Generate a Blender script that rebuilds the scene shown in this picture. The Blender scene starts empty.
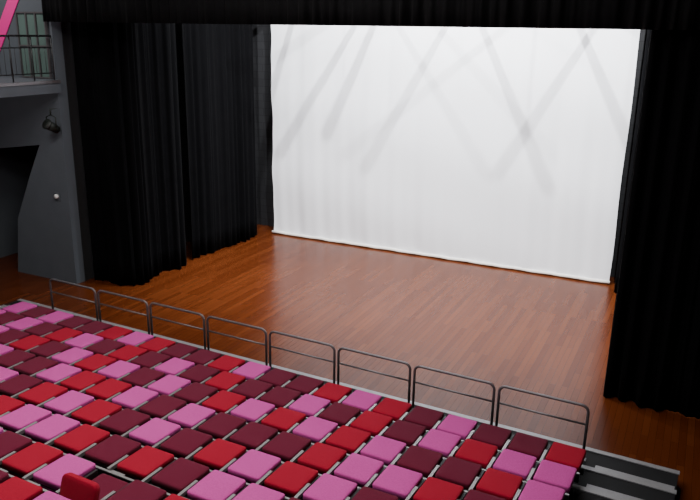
import bpy, math, random
from mathutils import Matrix, Vector
random.seed(7)
S=bpy.context.scene
COL=S.collection

# ---------------- helpers ----------------
def mat(name, col, rough=0.6, metal=0.0, noise=0.0, nscale=30, bump=0.0, bscale=200, sheen=0.0, spec=0.5):
    m=bpy.data.materials.new(name); m.use_nodes=True
    nt=m.node_tree; b=nt.nodes['Principled BSDF']
    b.inputs['Base Color'].default_value=(*col,1); b.inputs['Roughness'].default_value=rough
    b.inputs['Metallic'].default_value=metal
    b.inputs['Specular IOR Level'].default_value=spec
    if sheen: b.inputs['Sheen Weight'].default_value=sheen; b.inputs['Sheen Roughness'].default_value=0.4
    tc=nt.nodes.new('ShaderNodeTexCoord')
    if noise:
        n=nt.nodes.new('ShaderNodeTexNoise'); n.inputs['Scale'].default_value=nscale; n.inputs['Detail'].default_value=4
        nt.links.new(tc.outputs['Object'],n.inputs['Vector'])
        r=nt.nodes.new('ShaderNodeMix'); r.data_type='RGBA'
        r.inputs[6].default_value=(*[c*(1-noise) for c in col],1); r.inputs[7].default_value=(*[min(1,c*(1+noise)) for c in col],1)
        nt.links.new(n.outputs['Fac'],r.inputs[0]); nt.links.new(r.outputs[2],b.inputs['Base Color'])
    if bump:
        n=nt.nodes.new('ShaderNodeTexNoise'); n.inputs['Scale'].default_value=bscale
        nt.links.new(tc.outputs['Object'],n.inputs['Vector'])
        bp=nt.nodes.new('ShaderNodeBump'); bp.inputs['Strength'].default_value=bump; bp.inputs['Distance'].default_value=0.01
        nt.links.new(n.outputs['Fac'],bp.inputs['Height']); nt.links.new(bp.outputs['Normal'],b.inputs['Normal'])
    return m

class MB:
    def __init__(s): s.v=[];s.f=[];s.m=[];s.sm=[]
    def box(s,x0,x1,y0,y1,z0,z1,mi=0,M=None):
        b=len(s.v)
        for z in (z0,z1):
            for (x,y) in ((x0,y0),(x1,y0),(x1,y1),(x0,y1)):
                p=Vector((x,y,z)); s.v.append(M@p if M else p)
        for q in ((0,3,2,1),(4,5,6,7),(0,1,5,4),(1,2,6,5),(2,3,7,6),(3,0,4,7)):
            s.f.append([b+i for i in q]); s.m.append(mi); s.sm.append(False)
    def rings(s,rings,mi=0,close=True,cap=True,smooth=True):
        b=len(s.v); n=len(rings[0])
        for r in rings: s.v+= [Vector(p) for p in r]
        for i in range(len(rings)-1):
            for j in range(n if close else n-1):
                k=(j+1)%n
                s.f.append([b+i*n+j,b+i*n+k,b+(i+1)*n+k,b+(i+1)*n+j]); s.m.append(mi); s.sm.append(smooth)
        if cap:
            s.f.append([b+j for j in range(n)][::-1]); s.m.append(mi); s.sm.append(False)
            e=b+(len(rings)-1)*n
            s.f.append([e+j for j in range(n)]); s.m.append(mi); s.sm.append(smooth)
    def pad(s,M,w,d,h,r,mi,dome=0.004):
        def outline(ins,z):
            rr=max(r-ins,0.008); a=w/2-ins; c=d/2-ins; out=[]
            for (sx,sy,a0) in ((1,1,0),(-1,1,90),(-1,-1,180),(1,-1,270)):
                for t in range(5):
                    an=math.radians(a0+t*22.5)
                    out.append(M@Vector((sx*(a-rr)+rr*math.cos(an),sy*(c-rr)+rr*math.sin(an),z)))
            return out
        s.rings([outline(0.01,0),outline(0,0.008),outline(0,h-0.014),outline(0.004,h-0.005),outline(0.014,h),outline(0.05,h+dome*0.6),outline(0.13,h+dome)],mi)
    def tube(s,pts,rad,mi=0,n=8):
        pts=[Vector(p) for p in pts]; rs=[]; up=None
        for i,p in enumerate(pts):
            if i==0: t=pts[1]-p
            elif i==len(pts)-1: t=p-pts[i-1]
            else: t=(pts[i+1]-p).normalized()+(p-pts[i-1]).normalized()
            t.normalize()
            if up is None:
                up=Vector((0,1,0)) if abs(t.y)<0.9 else Vector((1,0,0))
            a=t.cross(up).normalized(); bb=t.cross(a).normalized()
            rs.append([p+a*rad*math.cos(2*math.pi*k/n)+bb*rad*math.sin(2*math.pi*k/n) for k in range(n)])
        s.rings(rs,mi)
    def obj(s,name,mats,parent=None,X=None):
        me=bpy.data.meshes.new(name); me.from_pydata([tuple((X@v) if X else v) for v in s.v],[],s.f); me.update()
        for m in mats: me.materials.append(m)
        me.polygons.foreach_set('material_index',s.m); me.polygons.foreach_set('use_smooth',s.sm)
        o=bpy.data.objects.new(name,me); COL.objects.link(o)
        if parent: o.parent=parent
        return o
def T(x,y,z): return Matrix.Translation((x,y,z))

# ---------------- materials ----------------
M_wall=mat('grey_wall_paint',(0.080,0.092,0.108),0.75,noise=0.12,nscale=3,bump=0.1)
M_black=mat('black_paint',(0.008,0.008,0.009),0.85,noise=0.2,nscale=4)
M_ceil=mat('ceiling_black',(0.01,0.01,0.011),0.9)
M_velvet=mat('black_velvet',(0.0022,0.0022,0.0026),0.9,noise=0.3,nscale=6,sheen=0.005,spec=0.04)
M_border=mat('black_serge',(0.0042,0.0042,0.0047),0.95,noise=0.3,nscale=6,sheen=0.014,spec=0.10)
M_screen=mat('white_cyc_cloth',(0.89,0.89,0.915),0.9,noise=0.02,nscale=1.5,bump=0.25,bscale=3,spec=0.1)
M_hem=mat('white_hem',(0.80,0.76,0.70),0.8)
M_pink=mat('pink_fabric',(0.50,0.062,0.29),0.95,noise=0.22,nscale=70,bump=0.5,bscale=300,sheen=0.05,spec=0.08)
M_red=mat('red_fabric',(0.30,0.008,0.026),0.95,noise=0.22,nscale=70,bump=0.5,bscale=300,sheen=0.02,spec=0.08)
M_mar=mat('maroon_fabric',(0.11,0.010,0.027),0.95,noise=0.25,nscale=70,bump=0.5,bscale=300,sheen=0.05,spec=0.08)
M_plast=mat('black_plastic',(0.008,0.007,0.008),0.5,noise=0.1)
M_alu=mat('brushed_aluminium',(0.32,0.31,0.31),0.4,0.6,noise=0.1,nscale=50)
M_deck=mat('dark_deck',(0.008,0.008,0.009),0.7,noise=0.2,nscale=20,spec=0.2)
M_nose=mat('grey_nosing',(0.28,0.28,0.29),0.45,0.3,noise=0.15,nscale=30)
M_rail=mat('dark_rail_paint',(0.12,0.11,0.115),0.4,0.4,noise=0.1)
M_mag=mat('magenta_paint',(0.85,0.03,0.30),0.6,noise=0.05)
M_glass=mat('green_grey_panel',(0.10,0.15,0.135),0.25,noise=0.25,nscale=2)
M_white=mat('white_plastic',(0.8,0.8,0.78),0.4,noise=0.03)

# wood
M_wood=bpy.data.materials.new('stage_wood_boards'); M_wood.use_nodes=True
nt=M_wood.node_tree; b=nt.nodes['Principled BSDF']; L=nt.links
tc=nt.nodes.new('ShaderNodeTexCoord'); mp=nt.nodes.new('ShaderNodeMapping'); mp.inputs['Rotation'].default_value=(0,0,math.radians(90))
L.new(tc.outputs['Object'],mp.inputs['Vector'])
br=nt.nodes.new('ShaderNodeTexBrick'); br.offset=0.37; br.offset_frequency=2
br.inputs['Color1'].default_value=(0.080,0.0175,0.0046,1); br.inputs['Color2'].default_value=(0.118,0.0290,0.0080,1); br.inputs['Mortar'].default_value=(0.04,0.009,0.0025,1)
br.inputs['Scale'].default_value=1; br.inputs['Mortar Size'].default_value=0.002; br.inputs['Brick Width'].default_value=1.6; br.inputs['Row Height'].default_value=0.10; br.inputs['Bias'].default_value=-0.1
L.new(mp.outputs[0],br.inputs['Vector'])
mp2=nt.nodes.new('ShaderNodeMapping'); mp2.inputs['Scale'].default_value=(30,1.5,1); L.new(tc.outputs['Object'],mp2.inputs['Vector'])
ns=nt.nodes.new('ShaderNodeTexNoise'); ns.inputs['Scale'].default_value=1.5; ns.inputs['Detail'].default_value=5; L.new(mp2.outputs[0],ns.inputs['Vector'])
mx=nt.nodes.new('ShaderNodeMix'); mx.data_type='RGBA'; mx.blend_type='MULTIPLY'; mx.inputs[0].default_value=0.3
L.new(br.outputs['Color'],mx.inputs[6]); L.new(ns.outputs['Fac'],mx.inputs[7])
L.new(mx.outputs[2],b.inputs['Base Color'])
b.inputs['Roughness'].default_value=0.25; b.inputs['Specular IOR Level'].default_value=0.13

# brick (black painted)
M_brick=bpy.data.materials.new('black_painted_brick'); M_brick.use_nodes=True
nt=M_brick.node_tree; b=nt.nodes['Principled BSDF']; L=nt.links
tc=nt.nodes.new('ShaderNodeTexCoord'); mp=nt.nodes.new('ShaderNodeMapping'); mp.inputs['Rotation'].default_value=(math.radians(90),0,0)
L.new(tc.outputs['Object'],mp.inputs['Vector'])
br=nt.nodes.new('ShaderNodeTexBrick'); br.inputs['Scale'].default_value=1; br.inputs['Brick Width'].default_value=0.4; br.inputs['Row Height'].default_value=0.2; br.inputs['Mortar Size'].default_value=0.008
br.inputs['Color1'].default_value=(0.014,0.014,0.016,1); br.inputs['Color2'].default_value=(0.019,0.019,0.021,1); br.inputs['Mortar'].default_value=(0.005,0.005,0.006,1)
L.new(mp.outputs[0],br.inputs['Vector']); L.new(br.outputs['Color'],b.inputs['Base Color']); b.inputs['Roughness'].default_value=0.7

# ---------------- room ----------------
def boxobj(name,dims,m,parent=None):
    q=MB(); q.box(*dims); return q.obj(name,[m],parent)
XL,XR,YB,YF,ZT=-15.2,4.5,-3.0,17.5,8.8
boxobj('floor',(XL,XR,YB,YF,-0.2,0),M_wood)
boxobj('ceiling',(XL,XR,YB,YF,ZT,ZT+0.2),M_ceil)
boxobj('wall_back',(XL,XR,YF,YF+0.2,-0.2,ZT+0.2),M_brick)
boxobj('wall_left',(XL-0.2,XL,YB,YF,-0.2,ZT+0.2),M_wall)
boxobj('wall_right',(XR,XR+0.2,YB,YF,-0.2,ZT+0.2),M_black)
boxobj('wall_front',(XL,XR,YB-0.2,YB,-0.2,ZT+0.2),M_black)
# wall beside stage with opening
q=MB(); pl=[(XL,ZT),(-12.1,ZT),(-12.1,0),(-13.95,0),(-13.75,1.3),(-13.2,2.35),(-12.8,3.06),(XL,2.72)]
n=len(pl)
for y in (11.1,11.35):
    for (x,z) in pl: q.v.append(Vector((x,y,z)))
q.f=[list(range(n)),list(range(2*n-1,n-1,-1))]+[[(i+1)%n,i,n+i,n+(i+1)%n] for i in range(n)]
q.m=[0]*len(q.f); q.sm=[False]*len(q.f)
q.obj('wall_stage_side',[M_wall])
boxobj('wall_wing',(-12.3,-12.1,11.36,YF,0,ZT),M_black)

# ---------------- curtains ----------------
def curtain(name,path,z0,z1,m,fold=0.2,amp=0.09,seed=0,hem=True,nz=14):
    rnd=random.Random(seed)
    P=[Vector(p) for p in path]; seg=[(P[i+1]-P[i]).length for i in range(len(P)-1)]; L=sum(seg)
    N=int(L/0.018); q=MB()
    def at(s):
        i=0
        while i<len(seg)-1 and s>seg[i]: s-=seg[i]; i+=1
        t=s/seg[i]; return P[i].lerp(P[i+1],t),(P[i+1]-P[i]).normalized()
    ph=[rnd.uniform(0,6.28) for _ in range(6)]
    rows=[]
    for j in range(nz+1):
        v=j/nz; z=z0+(z1-z0)*v; row=[]
        a=amp*(1.0-0.2*v)
        for i in range(N+1):
            s=L*i/N; p,t=at(s)
            p1,_=at(max(0,s-0.15)); p2,_=at(min(L,s+0.15)); tt=(p2-p1).normalized(); nn=Vector((-tt.y,tt.x))
            pm=(p1+p2+p)/3 if 0.15<s<L-0.15 else p
            w=s+0.07*math.sin(s*2.3+ph[0])+0.05*math.sin(s*5.1+ph[1])+0.02*math.sin(3*v+ph[2]+s)
            f=math.sin(2*math.pi*w/fold+ph[3])
            f=math.copysign(abs(f)**0.75,f)
            f2=math.sin(2*math.pi*w/(fold*2.7)+ph[4]); f3=math.sin(2*math.pi*w/(fold*0.43)+ph[5]+v*1.5)
            g=0.7+0.45*math.sin(s*3.7+ph[5])
            o=a*(0.75*f*g+0.55*f2+0.13*f3)
            q_=pm+nn*o; row.append(Vector((q_.x,q_.y,z)))
        rows.append(row)
    q.rings(rows,0,close=False,cap=False)
    o=q.obj(name,[m])
    md=o.modifiers.new('thick','SOLIDIFY'); md.thickness=0.01
    return o
curtain('stage_curtain',[(-12.02,11.55),(-11.3,11.5),(-10.8,11.6),(-10.9,12.4)],0.02,7.4,M_velvet,0.24,0.075,1)
curtain('stage_curtain',[(-11.05,12.5),(-10.75,13.25),(-10.95,13.5)],0.02,7.4,M_velvet,0.26,0.08,2)
curtain('stage_curtain',[(-11.0,13.75),(-10.85,15.0),(-10.75,16.35),(-11.2,16.7)],0.02,7.4,M_velvet,0.25,0.07,3)
curtain('stage_curtain',[(-0.70,12.3),(-0.87,11.2),(-0.4,11.05),(1.2,11.1),(3.0,11.1),(4.3,11.1)],0.02,7.4,M_velvet,0.25,0.085,4)
curtain('stage_curtain',[(-1.3,16.35),(-0.4,16.3),(1.0,16.3),(4.2,16.3)],0.02,7.4,M_velvet,0.25,0.07,5)
curtain('stage_curtain',[(-1.0,14.3),(-0.2,14.25),(4.2,14.3)],0.02,7.4,M_velvet,0.25,0.08,8)
curtain('border_curtain',[(-12.05,10.9),(-6,10.9),(0,10.9),(4.3,10.9)],5.59,8.2,M_border,0.22,0.055,6,nz=8)

# ---------------- white backdrop ----------------
q=MB(); x0,x1=-10.55,-1.48; nx,nz=260,80; rows=[]
for j in range(nz+1):
    v=j/nz; row=[]
    for i in range(nx+1):
        u=i/nx; x=x0+(x1-x0)*u; z=0.04+6.6*v
        y=16.9+0.016*math.sin(u*31+1.0*math.sin(v*4))*(1-0.4*v)+0.012*math.sin(u*67+2+0.6*math.sin(v*7))*(0.3+0.7*(1-v))+0.006*math.sin(u*150+1.5*math.sin(v*3))*(1-v)+0.012*math.sin(v*19+u*6)
        xe=x
        if i==0: xe+=0.012*math.sin(v*17)+0.008*math.sin(v*41)
        if i==nx: xe+=0.012*math.sin(v*13)
        row.append(Vector((xe,y,z)))
    rows.append(row)
q.rings(rows,0,close=False,cap=False)
q.tube([(x0-0.02+(x1-x0+0.04)*i/40,16.87+0.01*math.sin(i*1.3),0.05+0.006*math.sin(i*2.1)) for i in range(41)],0.04,1,8)
q.obj('white_backdrop',[M_screen,M_hem])

# ---------------- seating platform ----------------
ROT=T(-0.8,8.3,0)@Matrix.Rotation(math.radians(-1.9),4,'Z')@T(0.8,-8.3,0)
P_,R_=0.638,0.108
NS=22; SX1=-0.72; SW=0.464; SX0=SX1-SW*NS
NR=12
q=MB()
for k in range(NR+2):
    yf=9.12-P_*k; yb=9.12-P_*(k+1); z=0.20+R_*k
    q.box(-12.0,0.30,yb,yf,0.002 if k==0 else z-0.16,z,0)
    q.box(-12.0,0.31,yf-0.07,yf+0.01,z,z+0.012,1)
    q.box(-0.66,0.28,yb+0.14,yb+0.26,z,z+0.010,1)
    q.box(-12.0,SX0-0.06,yb+0.14,yb+0.26,z,z+0.010,1)
    if k:
        for X in (-11.9,-9,-6,-3,0.2):
            q.box(X-0.03,X+0.03,yb+0.3,yb+0.36,0.002,z-0.16,0)
q.obj('retractable_seating_platform',[M_deck,M_nose],X=ROT)

# ---------------- seats ----------------
pattern=[ # from right to left
 "RMMPMRPRMMPRMMRPRMMPMP",
 "PPRPMRMPMMRMPMRMPRMPMP",
 "PRMMPRPRPRMPMPRPMRMPMR",
 "PMRPPRMMMPMPRRPMMPRMPM",
 "MPRMPRPRMPMRPRMPRMPMRP",
 "RMPRMPPMRMRPPRMPRMPRMR",
 "RPMRMPRMMPRMPMRPMRPMRM",
 "PRMPRMPRPRMPMRMPRMPRMR",
 "RMPRPMRMPRMPRMPRMPRMPM",
 "PRMPRMPRMPMRPMRPMRPMRP",
 "RMPRPMRMPRMPRMPRMPRMPR",
 "PRMPRMPRMPMRPMRPMRPMRP"]
mi={'P':0,'R':1,'M':2}
OPEN=(6,8)
for k in range(NR):
    q=MB(); yc=8.12-P_*k; zt=0.635+R_*k; zp=0.20+R_*(k+1)
    q.box(SX0,SX1,yc-0.02,yc+0.04,zt-0.22,zt-0.17,3)
    # continuous row frame strip behind the seats
    q.box(SX0,SX1,yc-0.345,yc-0.315,zt-0.13,zt-0.020,3)
    q.box(SX0,SX1,yc-0.343,yc-0.317,zt-0.020,zt-0.010,4)
    for i in range(NS):
        xc=SX1-SW*(i+0.5); c=mi[pattern[k][i]]
        jx=random.uniform(-.004,.004); jr=random.uniform(-.010,.010)
        base=T(xc+jx,yc,zt-0.16)@Matrix.Rotation(jr,4,'Z')
        q.pad(base@T(0,0.015,0.0),SW-0.08,0.44,0.07,0.035,c)
        if (k,i)==OPEN:
            q.pad(base@T(0,-0.20,0.15)@Matrix.Rotation(math.radians(72),4,'X'),SW-0.02,0.32,0.07,0.06,1)
            q.box(xc-SW/2+.04,xc+SW/2-.04,yc-0.235,yc-0.21,zt-0.14,zt+0.08,3)
        else:
            q.pad(base@T(0.008,0.0,0.085)@Matrix.Rotation(math.radians(-1.5+random.uniform(-.6,.6)),4,'X'),SW-0.060,0.455,0.075,0.032,c)
            q.box(xc-SW/2+.04,xc+SW/2-.04,yc-0.22,yc+0.20,zt-0.088,zt-0.072,3)
        q.box(xc-SW/2-0.014,xc-SW/2+0.014,yc-0.28,yc+0.2,zt-0.2,zt-0.05,3)
        q.box(xc-SW/2-0.014,xc-SW/2+0.020,yc-0.30,yc-0.02,zt-0.05,zt-0.008,4)
        q.box(xc-SW/2+0.02,xc-0.03,yc-0.30,yc-0.262,zt-0.07,zt-0.04,4)
        if i%2==0: q.box(xc-0.02,xc+0.02,yc-0.02,yc+0.04,zp+0.002,zt-0.2,3)
    q.obj('auditorium_seat_row',[M_pink,M_red,M_mar,M_plast,M_alu],X=ROT)

# ---------------- guard rails ----------------
rx0,rx1=-10.68,-0.80; pitch=(rx1-rx0)/8
for k in range(8):
    a=rx0+pitch*k+0.035; b_=a+pitch-0.07; r=0.09; y=8.79; zb,zt=0.213,0.98
    pts=[(a,y,zb)]
    pts+=[(a+r-r*math.cos(t*math.pi/12),y,zt-r+r*math.sin(t*math.pi/12)) for t in range(7)]
    pts+=[(b_-r+r*math.sin(t*math.pi/12),y,zt-r+r*math.cos(t*math.pi/12)) for t in range(7)]
    pts+=[(b_,y,zb)]
    q=MB(); q.tube(pts,0.019,0,10)
    q.tube([(a,y,0.72),(b_,y,0.72)],0.014,0,8)
    q.box(a-.04,a+.04,y-.04,y+.04,zb,zb+.012); q.box(b_-.04,b_+.04,y-.04,y+.04,zb,zb+.012)
    q.obj('guard_rail',[M_rail],X=ROT)

# ---------------- balcony ----------------
q=MB(); q.box(XL+0.01,-12.0,5.0,11.09,4.2,4.46,0); q.box(-12.02,-11.98,5.0,11.09,4.40,4.46,1)
q.obj('balcony',[M_wall,M_rail])
q=MB()
for z in (5.32,5.1,4.6): q.tube([(-12.05,5.0,z),(-12.05,11.0,z)],0.02 if z>5.2 else 0.011,0)
for i in range(13): q.tube([(-12.05,5.0+0.5*i,4.46),(-12.05,5.0+0.5*i,5.32)],0.014,0)
for i in range(50): q.tube([(-12.05,5.06+0.12*i,4.6),(-12.05,5.06+0.12*i,5.1)],0.005,0,5)
q.obj('balcony_railing',[mat('balcony_rail_paint',(0.04,0.04,0.042),0.4,0.4)])
q=MB(); A=Vector((-13.85,0,4.95)); B=Vector((-12.75,0,6.5)); d=(B-A).normalized(); nn=Vector((d.z,0,-d.x))*0.13
q.v=[Vector((p.x,y,p.z)) for y in (11.08,11.099) for p in (A-nn,A+nn,B+nn,B-nn)]
q.f=[[0,1,2,3],[7,6,5,4],[0,4,5,1],[1,5,6,2],[2,6,7,3],[3,7,4,0]]; q.m=[0]*6; q.sm=[False]*6
q.obj('magenta_wall_stripe',[M_mag])
q=MB()
q.box(-13.0,-12.2,11.06,11.09,4.5,5.75,1)
for i in range(4): q.box(-13.02+i*0.265,-12.99+i*0.265,11.03,11.09,4.47,5.78,0)
for z in (4.47,5.1,5.75): q.box(-13.02,-12.18,11.035,11.09,z,z+0.03,0)
q.obj('window_1',[M_rail,M_glass])

# stage lantern on wall bracket
q=MB(); cx,cy,cz=-12.1,10.85,3.52
Mr=T(cx,cy,cz)@Matrix.Rotation(math.radians(60),4,'X')
def cyl(q,M,r0,r1,z0,z1,mi=0,n=20): q.rings([[M@Vector((r*math.cos(2*math.pi*k/n),r*math.sin(2*math.pi*k/n),z)) for k in range(n)] for r,z in ((r0,z0),(r1,z1))],mi)
cyl(q,Mr,0.08,0.10,-0.16,0.12); cyl(q,Mr,0.11,0.11,0.12,0.15)
q.tube([(cx-.13,cy,cz),(cx-.13,cy,cz+.2),(cx,cy,cz+.24),(cx+.13,cy,cz+.2),(cx+.13,cy,cz)],0.012)
q.tube([(cx,cy,cz+.24),(cx,cy,cz+.36),(cx,11.09,cz+.36)],0.018)
q.obj('stage_lantern',[mat('lantern_green_black',(0.010,0.014,0.011),0.6)])
q=MB(); q.box(-12.47,-12.33,11.075,11.098,1.89,2.07,0)
cyl(q,T(-12.4,11.05,1.98)@Matrix.Rotation(math.radians(90),4,'X'),0.05,0.045,-0.03,0.03,1)
q.obj('wall_socket',[M_wall,M_white])

# ---------------- overhead lighting bars (above border, cast real shadows) ----------------
for (X,Z) in ((-9.6,6.5),(-7.55,6.5),(-7.1,6.7),(-5.3,6.45),(-3.2,6.55),(-1.95,6.5)):
    q=MB(); q.tube([(X,14.0,Z),(X,16.6,Z)],0.055,0,10)
    for y in (14.3,16.5): q.tube([(X,y,Z),(X,y,ZT-0.02)],0.005,0,6)
    q.obj('lighting_bar',[M_plast])

# ---------------- lights ----------------
def area(name,loc,tgt,power,size,col,sy=None):
    l=bpy.data.lights.new(name,'AREA'); l.energy=power; l.size=size; l.color=col
    if sy: l.shape='RECTANGLE'; l.size_y=sy
    o=bpy.data.objects.new(name,l); COL.objects.link(o); o.location=loc
    o.rotation_euler=(Vector(tgt)-Vector(loc)).to_track_quat('-Z','Y').to_euler(); return o
def spot(name,loc,tgt,power,ang,col,rad=0.12,blend=0.6):
    l=bpy.data.lights.new(name,'SPOT'); l.energy=power; l.spot_size=math.radians(ang); l.spot_blend=blend; l.color=col; l.shadow_soft_size=rad
    o=bpy.data.objects.new(name,l); COL.objects.link(o); o.location=loc
    o.rotation_euler=(Vector(tgt)-Vector(loc)).to_track_quat('-Z','Y').to_euler(); return o
W=(1,0.95,0.92); C=(0.95,0.97,1)
area('house_light',(-8,4.5,8.5),(-8,4.5,0),420,2.5,W)
area('house_light',(-3,4.5,8.5),(-3,4.5,0),400,2.5,W)
area('house_light',(-5.5,8.0,8.5),(-5.5,8.5,0),200,2.5,W)
area('balcony_fill',(-13.4,8.6,8.4),(-13.6,11.1,5.2),120,0.6,W)  # added fill, no actual fixture: brightens the magenta stripe and upper wall
area('side_wall_fill',(-13.0,8.0,4.1),(-13.0,11.1,1.8),22,0.6,W)  # invented fill under the balcony, lifts the grey wall beside the stage
for X,pw in ((-8.9,1700),(-6.3,2900),(-4.2,2700),(-0.9,2700)):
    spot('stage_spot',(X,12.7,8.4),(X*0.95-0.4,16.9,3.0),pw,128,C,0.035)
area('stage_wash',(-6,12.2,8.4),(-6,16.9,3.5),330,9,C,1.0)
w=bpy.data.worlds.new('World'); S.world=w; w.use_nodes=True
w.node_tree.nodes['Background'].inputs[0].default_value=(0.5,0.55,0.6,1); w.node_tree.nodes['Background'].inputs[1].default_value=0.05

# ---------------- camera ----------------
cd=bpy.data.cameras.new('Camera'); cd.sensor_width=36; cd.lens=36*725/700; cd.clip_end=100
co=bpy.data.objects.new('Camera',cd); COL.objects.link(co)
r=Vector((.8987,.438,.0163)).normalized(); bk=Vector((.4155,-.8629,.2884)).normalized(); u=bk.cross(r).normalized(); r=u.cross(bk)
m=Matrix(((r.x,u.x,bk.x,0),(r.y,u.y,bk.y,0),(r.z,u.z,bk.z,5.5),(0,0,0,1)))
co.matrix_world=m
S.camera=co
